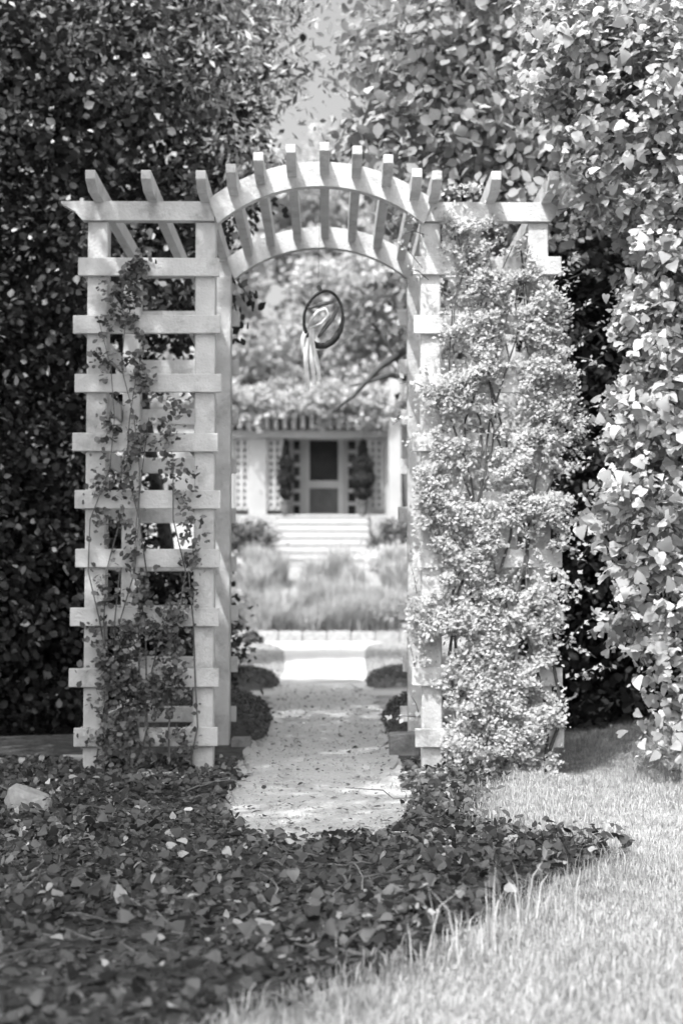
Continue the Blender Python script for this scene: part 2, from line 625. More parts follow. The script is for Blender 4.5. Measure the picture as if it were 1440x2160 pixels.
AX = (WX(458, YF) + WX(893, YF)) / 2                 # arch centre
R_in = 0.845
AZ = WZ(393, YF) - R_in                              # centre height
R_out = R_in + 0.132
for yy in (YF + 0.004, YB - 0.03):
    y1 = yy + 0.06
    for (x0, x1, l, r) in ((WX(120, YF), -0.603, 1, 0), (0.500, WX(1213, YF), 0, 1)):
        bm = bmesh.new()
        prism_y(bm, beam_outline(x0, x1, l, r), yy, y1)
        part('beam', bm_mesh(bm, 'beam'))
    # the arch board, cut from wide plank: two concentric curves ending on the inner posts
    bm = bmesh.new()
    n = 28
    a_in = math.asin((0.548) / R_in)
    outer, inner = [], []
    for i in range(n + 1):
        t = -1 + 2 * i / n
        ai = t * math.asin(0.549 / R_in)
        ao = t * math.asin(0.600 / R_out)
        inner.append((AX + R_in * math.sin(ai), AZ + R_in * math.cos(ai)))
        outer.append((AX + R_out * math.sin(ao), AZ + R_out * math.cos(ao)))
    ya, yb = yy - 0.012, yy + 0.045
    rows_ = []
    for (pi, po) in zip(inner, outer):
        rows_.append([bm.verts.new((pi[0], ya, pi[1])), bm.verts.new((po[0], ya, po[1])), bm.verts.new((po[0], yb, po[1])), bm.verts.new((pi[0], yb, pi[1]))])
    for a, b in zip(rows_[:-1], rows_[1:]):
        for k in range(4):
            l = (k + 1) % 4
            bm.faces.new((a[k], b[k], b[l], a[l]))
    bm.faces.new(rows_[0])
    bm.faces.new(rows_[-1][::-1])
    bmesh.ops.recalc_face_normals(bm, faces=bm.faces[:])
    part('arch_board', bm_mesh(bm, 'arch_board'))

# rafters: run front to back over the two beams / the two arches, with cut tails
OV = 0.29


def rafter(xc, zb, wdt=0.052, h=0.085):
    y0, y1 = YF - OV, YB + OV
    prof = [(y0, zb + h * .45), (y0 + .10, zb - .004), (y1 - .10, zb - .004), (y1, zb + h * .45), (y1, zb + h), (y0, zb + h)]
    bm = bmesh.new()
    prism_x(bm, prof, xc - wdt / 2, xc + wdt / 2)
    bmesh.ops.bevel(bm, geom=bm.edges[:], offset=0.003, segments=1, affect='EDGES')
    part('rafter', bm_mesh(bm, 'rafter'))


for px in (200, 315, 428, 917, 1040, 1160):
    rafter((px - 690) / FPX * (YF - .05), ZB1 - .003)
for px in (490, 547, 614, 684, 752, 816, 876):
    xc = (px - 690) / FPX * (YF - .05)
    zc = AZ + math.sqrt(max(R_out ** 2 - (xc - AX) ** 2, 0))
    rafter(xc, zc - .068)

# sill boards on the ground between the posts, and bricks under the rear posts
for (x0, x1, nm) in ((-1.0, -0.38, 'pale thin timber edging on the ground under the left bay of the arbour'), (0.32, 0.78, 'pale thin timber edging on the ground under the right bay of the arbour')):
    o = link('timber_edging', box_me('timber_edging', x0, x1, YF - 0.16, YF - 0.12, -0.02, 0.03, 0.004), M['stone'], None)
    tag(o, nm, 'edging', 'timber edging beside the path')
for (x, y, lab) in ((-0.525, 8.80, 'brick lying at the foot of the left rear arbour post'), (0.45, 8.35, 'dark brick block at the right path edge beside the rear arbour post')):
    big = x > 0
    o = link('brick', box_me('brick', x - (.09 if big else .06), x + (.09 if big else .06), y - .07, y + .07, -0.005, .13 if big else .06, 0.008, 0.004), M['brick'], None)
    tag(o, lab, 'brick')

# ------------------------------------------------------------------ hanging hoop
YH = 8.15
hc = W(682, 672, YH)
hoop = thing('hanging_wreath', 'dark oval twig hoop with pale ribbon tails hanging under the arch', 'wreath', hc)
bm = bmesh.new()
N = 40
pts, rad = [], []
a, b = 0.112, 0.158
th = math.radians(-8)
for i in range(N):
    u = 2 * math.pi * i / N
    x, z = a * math.cos(u), b * math.sin(u)
    x, z = x * math.cos(th) - z * math.sin(th), x * math.sin(th) + z * math.cos(th)
    pts.append(hc + Vector((x, 0.02 * math.sin(3 * u), z)))
    rad.append(0.009 + 0.012 * max(0, math.cos(u - math.radians(-70))))
rings = []
for i, p in enumerate(pts):
    t = (pts[(i + 1) % N] - pts[i - 1]).normalized()
    e1 = Vector((0, 1, 0))
    e2 = t.cross(e1).normalized()
    rings.append([bm.verts.new(p + (e1 * math.cos(k * math.pi / 3) + e2 * math.sin(k * math.pi / 3)) * rad[i] * R.uniform(.8, 1.2)) for k in range(6)])
for i in range(N):
    for k in range(6):
        l = (k + 1) % 6
        A, B = rings[i], rings[(i + 1) % N]
        bm.faces.new((A[k], A[l], B[l], B[k]))
link('hoop', bm_mesh(bm, 'hoop', True), M['twig'], hoop)
bm = bmesh.new()
tube(bm, [hc + Vector((.085, 0, .07)), hc + Vector((.05, .01, 0)), hc + Vector((.01, .012, -.05)), hc + Vector((-.03, 0, -.11))], [.008, .015, .014, .007], 7)
link('twig_bundle', bm_mesh(bm, 'twig_bundle', True), M['pale_bark'], hoop)
bm = bmesh.new()
tube(bm, [hc + Vector((-.09, 0, .06)), hc + Vector((-.01, .008, .085)), hc + Vector((.06, .008, .10))], [.007, .014, .008], 6)
link('twig_bundle', bm_mesh(bm, 'twig_bundle', True), M['pale_bark'], hoop)
for (dx, L, sway) in ((-.088, .36, -.012), (-.066, .30, .035), (-.075, .33, .012), (-.10, .14, -.02)):
    bm = bmesh.new()
    prev = None
    for i in range(9):
        v = i / 8
        c = hc + Vector((dx + sway * v + .01 * math.sin(5 * v + dx * 40), -.016 - .008 * math.sin(4 * v), -.06 - L * v))
        hw = 0.019 * (1 - .4 * v)
        tw = 0.6 * math.sin(3 * v + dx * 30)
        d = Vector((math.cos(tw), math.sin(tw), 0)) * hw
        row = [bm.verts.new(c - d), bm.verts.new(c + d), bm.verts.new(c + d + Vector((0, .003, 0))), bm.verts.new(c - d + Vector((0, .003, 0)))]
        if prev:
            for k in range(4):
                l = (k + 1) % 4
                bm.faces.new((prev[k], prev[l], row[l], row[k]))
        prev = row
    link('ribbon_tail', bm_mesh(bm, 'ribbon_tail', True), M['ribbon'], hoop)
for (ps, ws) in ((((-.09, -.02, -.06), (-.07, -.03, -.01), (-.03, -.035, .035), (.01, -.03, .05), (.03, -.015, .02), (-.01, -.012, -.03), (-.08, -.018, -.06)), (.005, .010, .012, .012, .011, .009, .004)),):
    bm = bmesh.new()
    tube(bm, [hc + Vector(p) for p in ps], ws, 7)
    link('pale_sky_loop', bm_mesh(bm, 'pale_sky_loop', True), M['ribbon'], hoop)  # pale loop added to stand for bright sky inside the hoop
bm = bmesh.new()
ztop = AZ + math.sqrt(R_out ** 2 - (hc.x - AX) ** 2) - .012
tube(bm, [hc + Vector((-.012, 0, b - .005)), hc + Vector((-.03, 0, b + .035))], [.012, .009], 6)
tube(bm, [hc + Vector((-.03, 0, b + .03)), Vector((hc.x - .02, YH, ztop))], [.0012, .0012], 5)
link('hanging_cord', bm_mesh(bm, 'hanging_cord'), M['twig'], hoop)

# ------------------------------------------------------------------ the house at the end of the path
YHs = 36.0
HS = FPX / YHs
fz = WZ(1090, YHs)                 # porch floor
house = thing('white_house', 'white house front with lattice porch and dark screen door at the end of the path', 'house', (0, YHs, fz))


def hx(px): return WX(px, YHs)
def hz(py): return WZ(py, YHs)
def hp(name, me, mat, parent=house): return link(name, me, mat, parent)


ztop = hz(846)
zh = hz(925)
# wall with openings: pieces butt end to end
segs = [(-5.6, hx(592)), (hx(778), 5.6)]
for (x0, x1) in segs:
    hp('wall', box_me('wall', x0, x1, YHs, YHs + .2, fz - 1.2, ztop, 0), M['house_paint'])
hp('wall', box_me('wall', hx(592) + .001, hx(778) - .001, YHs, YHs + .2, zh, ztop, 0), M['house_paint'])
hp('wall', box_me('wall', hx(592) + .001, hx(778) - .001, YHs, YHs + .2, fz - 1.2, fz - .002, 0), M['house_paint'])
# door: white frame, dark screen above, panel below
door = hp('door', box_me('door', hx(640), hx(652), YHs - .04, YHs + .04, fz, zh - .002, 0.004), M['house_paint'])
for (x0, x1, z0, z1) in ((hx(713), hx(726), fz, zh - .002), (hx(652), hx(713), hz(1030), hz(1014)), (hx(652), hx(713), fz, hz(1083)), (hx(652), hx(713), hz(929), zh - .002)):
    hp('frame_rail', box_me('frame_rail', x0 + .002, x1 - .002, YHs - .04, YHs + .04, z0, z1, .004), M['house_paint'], door)
hp('screen', box_me('screen', hx(652) + .004, hx(713) - .004, YHs, YHs + .02, hz(1014) + .003, hz(929) - .003, 0), M['screen'], door)
hp('kick_panel', box_me('kick_panel', hx(652) + .004, hx(713) - .004, YHs - .01, YHs + .02, hz(1083) + .003, hz(1030) - .003, 0), M['panel'], door)
# sidelight windows
for (xa, xb) in ((592, 636), (730, 778)):
    wd = hp('window', box_me('window', hx(xa), hx(xb), YHs + .09, YHs + .12, fz, zh - .002, 0), M['glass'])
    cols = np.linspace(xa, xb, 3)
    rws = np.linspace(925, 1090, 7)
    for q, c in enumerate(cols):
        hp('muntin', box_me('muntin', hx(c) - .05, hx(c) + .05, YHs + .01, YHs + .08, fz, zh - .004, .006), M['house_paint'], wd)
    for c0, c1 in ((cols[0], cols[1]), (cols[1], cols[2])):
        for q, yv in enumerate(rws):
            hp('muntin', box_me('muntin', hx(c0) + .052, hx(c1) - .052, YHs + .015, YHs + .075, hz(yv) - .05, hz(yv) + .05, .006), M['house_paint'], wd)
# lattice panels standing on the porch, each a grid of thin strips; dark panels behind hold the porch shade in their colour
for (xa, xb, nc) in ((495, 522, 2), (564, 592, 2), (780, 806, 2), (866, 892, 2), (420, 447, 2)):
    yl = YHs - 0.9
    sc = FPX / yl
    x0, x1 = WX(xa, yl), WX(xb, yl)
    z0, z1 = WZ(1072, yl), WZ(928, yl)
    hp('lattice_shade_panel', box_me('lattice_shade_panel', x0 + .01, x1 - .01, yl + .16, yl + .18, z0, z1, 0), M['roof'])
    bm = bmesh.new()
    for c in np.linspace(x0, x1, nc + 1):
        box(bm, c - .045, c + .045, yl - .015, yl + .005, z0, z1)
    for r_ in np.linspace(z0, z1, 11):
        box(bm, x0 - .045, x1 + .045, yl + .007, yl + .027, r_ - .045, r_ + .045)
    o = hp('lattice', bm_mesh(bm, 'lattice'), M['house_paint'])
    o['kind'] = 'stuff'
for (xa, xb) in ((524, 562), (812, 862), (449, 492)):
    yl = YHs - 0.9
    hp('pillar', box_me('pillar', WX(xa, yl), WX(xb, yl), yl - .08, yl + .22, WZ(1086, yl), WZ(925, yl), .01), M['house_paint'])
hp('pillar', box_me('pillar', WX(820, 34.3), WX(846, 34.3), 34.18, 34.45, 2.2, WZ(800, 34.3), .015), M['house_paint'])
# porch base, porch beam, pergola rafters above it
yl = YHs - 0.95
hp('porch_floor', box_me('porch_floor', -5.6, 5.6, yl - .25, YHs - .002, fz - 1.2, fz - .01, 0.01), M['stone'])
hp('porch_beam', box_me('porch_beam', -5.6, 5.6, yl - .1, yl + .3, WZ(924, yl), WZ(908, yl), .01), M['house_paint'])
for q, px in enumerate(range(430, 930, 19)):
    hp('porch_rafter', box_me('porch_rafter', WX(px, yl) - .05, WX(px, yl) + .05, yl - .5, YHs - .003, WZ(907, yl), WZ(880, yl), .01), M['house_paint'])
bm = bmesh.new()
prism_x(bm, [(YHs - .6, ztop - .05), (YHs + 3.5, ztop + .9), (YHs + 7.5, ztop - .05)], -6.2, 6.2)
hp('roof', bm_mesh(bm, 'roof'), M['roof'])
for x in (-5.58, 5.38):
    hp('wall', box_me('wall', x, x + .2, YHs + .202, YHs + 7, fz - 1.2, ztop - .06, 0), M['house_paint'])

# front steps
st = thing('front_steps', 'broad white steps leading up to the porch of the house', 'steps', (-.1, 33.5, 1.5))
nst = 7
for i in range(nst):
    y0 = 32.9 + i * .30
    z1 = 1.52 + (fz - .03 - 1.52) * (i + 1) / nst
    xa, xb = (WX(583, 34) , WX(778, 34))
    if i < 2: xa, xb = xa - .02, xb + .22
    bm = bmesh.new()
    box(bm, xa, xb, y0, 34.79, z1 - (fz - 1.5) / nst - .3, z1 - .047, .006)
    box(bm, xa - .03, xb + .03, y0 - .022, 34.785, z1 - .045, z1, .012)
    link('step', bm_mesh(bm, 'step'), M['concrete'], st)

# stone edging along the foot of the bank
bm = bmesh.new()
edg = thing('stone_edging', 'pale curved stone edging along the foot of the planted bank', 'edging', (0, 26.5, 0))
for i in range(16):
    a0 = -3.6 + i * .45
    a1 = a0 + .44
    yc = lambda x: 26.45 + 0.035 * x * x - .02 * x
    bm = bmesh.new()
    p = [(a0, yc(a0)), (a1, yc(a1))]
    vs = []
    for z in (-.05, .20 + R.uniform(-.008, .008)):
        for (x, y) in ((p[0][0], p[0][1]), (p[1][0], p[1][1]), (p[1][0], p[1][1] + .22), (p[0][0], p[0][1] + .22)):
            vs.append(bm.verts.new((x, y, z)))
    for f in [(0, 3, 2, 1), (4, 5, 6, 7), (0, 1, 5, 4), (1, 2, 6, 5), (2, 3, 7, 6), (3, 0, 4, 7)]:
        bm.faces.new([vs[k] for k in f])
    bmesh.ops.bevel(bm, geom=bm.edges[:], offset=.02, segments=2, affect='EDGES')
    link('stone', bm_mesh(bm, 'stone'), M['stone'], edg)

# ------------------------------------------------------------------ low clipped hedges along the path
def hedge(name, label, x0, x1, y0, y1, h, n, leaf, group):
    t = thing(name, label, 'hedge', ((x0 + x1) / 2, (y0 + y1) / 2, 0), group)
    nx, ny = 26, 10
    V, F = [], []
    for j in range(ny):
        for i in range(nx):
            u, v = i / (nx - 1) * 2 - 1, j / (ny - 1) * 2 - 1
            z = h * 0.9 * max(0.0, (1 - abs(u) ** 5)) ** .5 * max(0, (1 - abs(v) ** 4)) ** .5
            V.append((x0 + (x1 - x0) * (u + 1) / 2, y0 + (y1 - y0) * (v + 1) / 2, z))
    for j in range(ny - 1):
        for i in range(nx - 1):
            a = j * nx + i
            F.append((a, a + 1, a + nx + 1, a + nx))
    link('body', np_mesh('body', V, F, True), M['leaf_box'], t)
    u, v = rng.uniform(-1, 1, n), rng.uniform(-1, 1, n)
    f = np.sqrt(np.maximum(0, 1 - np.abs(u) ** 5)) * np.sqrt(np.maximum(0, 1 - np.abs(v) ** 4))
    P = np.stack([x0 + (x1 - x0) * (u + 1) / 2, y0 + (y1 - y0) * (v + 1) / 2, h * f], 1) + rng.normal(size=(n, 3)) * .012
    nr = rng.normal(size=(n, 3)) * .7 + np.stack([u ** 3, v ** 3, 0.8 + 0 * u], 1)
    leaves('foliage', P, leaf * (.6 + .8 * rng.random(n)), nr, T_SMALL, M['leaf_box'], t)
    return t


HG = 'low clipped box hedges beside the path'
hedge('box_hedge', 'dark clipped box hedge left of the path just behind the arbour', -1.5, -.40, 9.1, 10.6, .24, 9000, .022, HG)
hedge('box_hedge', 'dark clipped box hedge right of the path just behind the arbour', .40, 1.5, 9.1, 10.6, .24, 9000, .022, HG)
hedge('box_hedge', 'rounded low box hedge left of the path beyond the cross path', -2.3, -.50, 14.0, 14.9, .19, 8000, .025, HG)
hedge('box_hedge', 'rounded low box hedge right of the path beyond the cross path', .40, 2.2, 14.0, 14.9, .20, 8000, .025, HG)

# ------------------------------------------------------------------ planting around the house
def grass_blades(name, P, H, wdt, mat, parent=None, kind='stuff', lean=.45):
    n = len(P)
    az = rng.uniform(0, 2 * math.pi, n)
    d = np.stack([np.cos(az), np.sin(az), 0 * az], 1)
    s = np.stack([-np.sin(az), np.cos(az), 0 * az], 1)
    # face the blade width in a random direction
    l = (rng.random(n) ** 1.2 * lean)[:, None]
    H = np.asarray(H).reshape(-1, 1)
    W_ = np.asarray(wdt).reshape(-1, 1) * np.ones((n, 1))
    up = np.array([0, 0, 1.0])
    base = P
    mid = P + up * H * .6 + d * H * l * .35
    tip = P + up * H * (1 - .35 * l) + d * H * l
    V = np.stack([base - s * W_ / 2, base + s * W_ / 2, mid - s * W_ * .4, mid + s * W_ * .4, tip], 1).reshape(-1, 3)
    o = np.arange(n)[:, None, None] * 5
    F = (np.array([[0, 1, 3], [0, 3, 2], [2, 3, 4]])[None] + o).reshape(-1, 3)
    return link(name, np_mesh(name, V, F), mat, parent, kind)


# fountain grasses on the bank: one plant each
spots = []
for k in range(85):
    q_ = (R.uniform(-3.2, 3.0), R.uniform(26.9, 32.0))
    if q_[1] > 30.6 and -1.5 < q_[0] < 1.3: q_ = (q_[0], q_[1] - 3.5)
    spots.append(q_)
for k, (x, y) in enumerate(sorted(spots, key=lambda s: -s[1])):
    z = float(ground_z(np.array(x), np.array(y)))
    t = thing('fountain_grass', 'pale fountain grass clump planted on the bank below the house steps', 'plant', (x, y, z), 'fountain grasses on the bank')
    n = 420
    r_ = rng.random(n) ** .5 * .24
    a_ = rng.uniform(0, 6.28, n)
    P = np.stack([x + r_ * np.cos(a_), y + r_ * np.sin(a_), z - .02 + 0 * r_], 1)
    grass_blades('blades', P, R.uniform(.6, 1.05) * (.45 + .6 * rng.random(n)), .024, M['grass_pale'], t, lean=.75)

SH = 'shrubs flanking the house steps'
bush('garden_shrub', 'dark rounded shrub left of the white house steps', 'shrub', (-1.75, 32.6, 1.5), [((-1.72, 32.5, 2.0), (.55, .5, .55)), ((-2.4, 32.6, 2.0), (.6, .5, .6))], 240, 40, .09, .07, M['leaf_olive'], group=SH)
bush('garden_shrub', 'dark rounded shrub right of the white house steps', 'shrub', (1.55, 32.8, 1.5), [((1.55, 32.6, 2.05), (.5, .5, .5)), ((2.3, 32.6, 2.1), (.6, .5, .6))], 240, 40, .09, .07, M['leaf_olive'], group=SH)
bush('flowering_shrub', 'white flowering mound right of the house steps', 'shrub', (1.55, 31.9, 1.4), [((1.2, 31.6, 1.72), (.34, .35, .28)), ((1.8, 31.8, 1.7), (.4, .35, .28))], 140, 40, .07, .06, M['flower'])
bush('flowering_shrub', 'white flowering mound at the left end of the planted bank', 'shrub', (-2.2, 30.2, 1.1), [((-2.1, 30.2, 1.4), (.35, .35, .25))], 90, 40, .07, .06, M['flower'])
bush('leafy_plant', 'upright leafy plant at the left edge of the planted bank', 'plant', (-1.65, 27.2, .05), [((-1.65, 27.2, .55), (.28, .25, .55))], 70, 30, .07, .09, M['leaf_mid'], T=T_LONG)
bush('leafy_plant', 'spreading leafy plant at the right edge of the planted bank', 'plant', (1.5, 27.0, .05), [((1.4, 27.0, .45), (.5, .3, .45)), ((2.2, 27.1, .6), (.5, .4, .6))], 130, 30, .08, .08, M['leaf_mid'])
bush('leafy_plant', 'small dark plant on the lawn corner left of the pale walk', 'plant', (-1.35, 25.6, .0), [((-1.35, 25.6, .1), (.22, .16, .1))], 40, 30, .04, .05, M['leaf_olive'])
# dark clipped conifers by the door, in pots
for (px, lab, wd) in ((602, 'dark narrow conifer in a pot left of the screen door', .20), (765, 'dark narrow conifer in a pot right of the screen door', .29)):
    yl = 34.75
    x = WX(px, yl)
    t = thing('potted_conifer', lab, 'shrub', (x, yl, fz), 'potted conifers beside the screen door')
    bm = bmesh.new()
    bmesh.ops.create_cone(bm, cap_ends=True, segments=14, radius1=.10, radius2=.14, depth=.32, matrix=Matrix.Translation((x, yl, fz + .15)))
    bmesh.ops.create_cone(bm, cap_ends=True, segments=14, radius1=.155, radius2=.155, depth=.05, matrix=Matrix.Translation((x, yl, fz + .30)))
    link('pot', bm_mesh(bm, 'pot'), M['pot'], t)
    n = 5200
    v = rng.random(n)
    zz = fz + .38 + 1.45 * v
    rr = wd * np.sin(np.clip(v * .93 + .07, 0, 1) * math.pi) ** .7 * (1.2 - .65 * v) * (0.6 + .5 * rng.random(n)) * (1 + .22 * np.sin(v * 23))
    a_ = rng.uniform(0, 6.28, n)
    P = np.stack([x + rr * np.cos(a_), yl + rr * np.sin(a_), zz], 1)
    leaves('foliage', P, .07 * (.6 + .8 * rng.random(n)), rng.normal(size=(n, 3)) + np.stack([np.cos(a_), np.sin(a_), .4 + 0 * a_], 1), T_LONG, M['leaf_dark'], t)
    bm = bmesh.new()
    tube(bm, [(x, yl, fz + .28), (x, yl, fz + .9), (x, yl, fz + 1.6)], [.03, .025, .01], 6)
    link('stem', bm_mesh(bm, 'stem'), M['bark'], t)

# vine over the porch
P, nr = clumps([((-.6, 34.6, hz(880)), (2.4, .5, .42)), ((1.6, 34.5, hz(880)), (1.6, .5, .45)), ((-1.0, 34.8, hz(852)), (3.8, .6, .38))], 420, 34, .10)
qx, qy = 690 + P[:, 0] / P[:, 1] * FPX, 1245 - (P[:, 2] - EYE) / P[:, 1] * FPX
k = ~((qx > 552) & (qx < 665) & (qy > 878)) & (qy < 918)
P, nr = P[k], nr[k]
pv = thing('porch_vine', 'leafy climbing vine covering the porch roof of the white house', 'vine', (0, 34.6, hz(900)))
leaves('foliage', P, .11 * (.6 + .8 * rng.random(len(P))), nr, T_OVAL, M['leaf_pale'], pv)
bm = bmesh.new()
tube(bm, wander((1.9, 34.95, fz), (1.6, 34.7, hz(880)), 6, .03), [.05, .045, .04, .035, .03, .02], 6)
tube(bm, wander((1.6, 34.7, hz(880)), (-2, 34.6, hz(870)), 6, .04), [.03, .03, .025, .02, .015, .01], 6)
link('stem', bm_mesh(bm, 'stem'), M['bark'], pv)

# ------------------------------------------------------------------ trees
def keep_gap(c):
    qx, qy = 690 + c[:, 0] / c[:, 1] * FPX, 1245 - (c[:, 2] - EYE) / c[:, 1] * FPX
    return ~((((qx - 565) / 55) ** 2 + ((qy - 625) / 75) ** 2 < 1) & (rng.random(len(c)) < .93)) & ~((((qx - 675) / 25) ** 2 + ((qy - 655) / 40) ** 2 < 1))


# pale trees between the arbour and the house, seen through the arch
tree('garden_tree', 'pale leafy tree behind the house left of the porch seen through the arch', 'tree', (-4.2, 46, 2.6), (-3.8, 46, 8.5), .22,
     [((-3.2, 46, 9.0), (2.3, 1.8, 1.9)), ((-2.4, 46.5, 7.0), (2.2, 1.4, 1.3)), ((-4.6, 46, 11.4), (2.6, 2, 2.0))], 420, 40, .26, .20, M['leaf_pale'], barkmat=M['pale_bark'], keep=keep_gap)
tree('garden_tree', 'pale leafy tree behind the house right of the porch seen through the arch', 'tree', (3.6, 45.0, 2.6), (3.0, 45.0, 8.0), .22,
     [((2.4, 45, 8.4), (2.2, 1.6, 1.7)), ((1.0, 45.5, 7.0), (1.9, 1.4, 1.2)), ((2.9, 45, 11.0), (2.6, 1.8, 2.0)), ((.4, 45.5, 10.4), (1.8, 1.6, 1.5))], 420, 40, .26, .20, M['leaf_pale'], barkmat=M['bark'], keep=keep_gap)
tree('garden_tree', 'tall pale tree rising highest behind the house roof', 'tree', (0.4, 58, 2.6), (0.4, 58, 13), .3,
     [((-4.0, 58, 16), (4.5, 3, 4.2)), ((4.6, 58, 17), (4.2, 3, 4.6)), ((0.4, 59, 13), (6, 3, 4.5)), ((-3, 59, 9), (6, 3, 3)), ((3, 59, 9), (6, 3, 3)), ((.3, 59, 17.2), (2.0, 2, 3.2))], 700, 40, .45, .38, M['leaf_pale'], barkmat=M['pale_bark'], keep=keep_gap)
WG = 'dark trees closing the garden behind the arbour'
tree('woodland_tree', 'dark tree far behind the left bay beyond the evergreen', 'tree', (-4.0, 17, 0), (-4.0, 17, 6), .2,
     [((-4.0, 17, 5.5), (2.3, 1.2, 2.6)), ((-4.3, 17, 2), (2.0, 1.2, 2.2)), ((-6.3, 17, 4), (2.0, 1.2, 4)), ((-3.0, 17, 8.0), (2.2, 1.2, 1.6))], 640, 36, .24, .16, M['leaf_dark2'], group=WG)
tree('woodland_tree', 'dark tree far behind the right bay beyond the dark shrub', 'tree', (4.6, 16, 0), (4.6, 16, 6), .2,
     [((4.3, 16, 5.5), (2.0, 1.2, 2.6)), ((4.0, 16, 2), (1.6, 1.2, 2.2)), ((6.0, 16, 4), (2.0, 1.2, 4)), ((3.2, 16, 8.0), (1.8, 1.2, 1.6))], 640, 36, .24, .16, M['leaf_dark2'], group=WG)
# dark bough reaching in from the right behind the arch
lt = tree('leaning_tree', 'small dark tree leaning in from the right behind the arch', 'tree', (1.9, 15.5, 0), (1.5, 15.5, 3.6), .09,
     [((1.15, 15.5, 3.15), (.55, .5, .32)), ((1.0, 15.5, 3.95), (.55, .5, .42)), ((1.5, 15.6, 4.6), (.9, .8, .6))], 70, 26, .10, .10, M['leaf_olive'], limbs=9)
for (pp, rr) in ((((880, 722), (845, 745), (800, 775), (745, 835), (700, 870)), (.05, .045, .036, .025, .01)), (((845, 770), (825, 742), (800, 700), (765, 660), (735, 628)), (.022, .02, .017, .013, .006)), (((860, 800), (820, 790), (775, 806), (735, 815)), (.035, .03, .02, .008)), (((800, 700), (770, 690), (735, 720), (700, 735)), (.012, .01, .008, .004)), (((765, 660), (740, 700), (690, 700)), (.01, .008, .004))):
    bm = bmesh.new()
    tube(bm, [W(a_, b_, 15.5) for (a_, b_) in pp], rr, 6)
    link('limb', bm_mesh(bm, 'limb', True), M['bark'], lt)

# dark evergreen behind and left of the arbour
def keep_left(c):
    x, y, z = c[:, 0], c[:, 1], c[:, 2]
    px = 690 + x / y * FPX
    hole = (px > 300) & (z > 1.3) & (z < 2.45)
    return (~hole) & (px < 640)


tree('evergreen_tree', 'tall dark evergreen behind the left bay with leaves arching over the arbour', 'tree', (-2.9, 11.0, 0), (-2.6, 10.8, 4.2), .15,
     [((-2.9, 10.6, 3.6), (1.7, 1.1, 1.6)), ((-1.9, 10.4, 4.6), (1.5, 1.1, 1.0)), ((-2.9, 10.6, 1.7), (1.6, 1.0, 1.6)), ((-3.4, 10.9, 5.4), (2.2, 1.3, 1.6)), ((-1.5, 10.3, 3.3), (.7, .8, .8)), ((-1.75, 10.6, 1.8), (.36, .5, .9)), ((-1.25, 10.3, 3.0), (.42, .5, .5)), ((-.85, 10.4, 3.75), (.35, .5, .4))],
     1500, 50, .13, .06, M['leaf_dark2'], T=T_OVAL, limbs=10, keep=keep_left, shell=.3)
tree('young_tree', 'slim young tree with paler leaves behind the arch, left of the sky gap', 'tree', (-1.55, 11.6, 0), (-1.3, 11.3, 4.2), .07,
     [((-.75, 10.6, 4.95), (.62, .6, .75)), ((-1.35, 10.4, 5.1), (.7, .6, .7)), ((-.75, 10.5, 4.1), (.45, .5, .3)), ((-.5, 10.6, 5.5), (.5, .5, .5))],
     230, 30, .13, .085, M['leaf_young'], T=T_LONG, limbs=8, shell=.25)
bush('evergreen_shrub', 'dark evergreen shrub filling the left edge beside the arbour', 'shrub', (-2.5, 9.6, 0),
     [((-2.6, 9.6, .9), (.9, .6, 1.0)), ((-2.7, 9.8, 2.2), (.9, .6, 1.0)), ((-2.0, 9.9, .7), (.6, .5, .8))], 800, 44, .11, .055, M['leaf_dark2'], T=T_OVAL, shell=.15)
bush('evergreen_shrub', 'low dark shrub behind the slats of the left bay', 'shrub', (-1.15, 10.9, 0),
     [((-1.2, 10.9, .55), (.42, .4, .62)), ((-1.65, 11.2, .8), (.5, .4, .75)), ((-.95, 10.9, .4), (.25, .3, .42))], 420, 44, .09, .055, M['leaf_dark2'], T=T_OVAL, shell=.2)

# broadleaf trees right: one behind the arbour arching over, one dark mass behind the ivy
tree('broadleaf_tree', 'broadleaf tree behind the right bay with sunlit leaves arching over the arbour', 'tree', (2.3, 11.2, 0), (1.9, 10.8, 4.4), .13,
     [((1.7, 10.3, 4.9), (1.6, 1.1, 1.0)), ((1.0, 10.2, 4.15), (.9, .9, .75)), ((2.6, 10.4, 5.2), (1.6, 1.2, 1.3)), ((.85, 10.3, 5.0), (.75, .8, .7)), ((1.9, 10.0, 3.75), (.9, .8, .5))],
     560, 40, .14, .085, M['leaf_mid'], T=T_OVAL, limbs=10)
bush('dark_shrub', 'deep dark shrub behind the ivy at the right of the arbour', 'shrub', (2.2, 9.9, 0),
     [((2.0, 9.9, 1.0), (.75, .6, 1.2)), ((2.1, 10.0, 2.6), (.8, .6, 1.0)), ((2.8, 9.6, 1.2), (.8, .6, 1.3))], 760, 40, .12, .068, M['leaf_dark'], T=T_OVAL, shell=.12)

# ivy-clad tree at the right edge: big leaves, the largest of them single parts
ivy = thing('ivy_clad_tree', 'ivy clad tree with large bright leaves at the right edge beside the grass', 'tree', (2.0, 7.6, 0))
bm = bmesh.new()
tube(bm, wander((2.0, 7.6, -.2), (1.9, 7.6, 5.2), 8, .03), [.16, .15, .14, .13, .12, .11, .09, .06], 9)
link('trunk', bm_mesh(bm, 'trunk', True), M['bark'], ivy)
for (a_, b_) in (((1.95, 7.6, 2.9), (1.5, 7.1, 3.7)), ((1.95, 7.6, 3.4), (1.15, 7.4, 4.0)), ((1.95, 7.6, 1.2), (1.6, 7.1, 2.0)), ((1.95, 7.6, .8), (1.65, 7.1, 1.2))):
    bm = bmesh.new()
    tube(bm, wander(a_, b_, 6, .06), [.04, .034, .028, .02, .014, .006], 6)
    link('limb', bm_mesh(bm, 'limb', True), M['bark'], ivy)
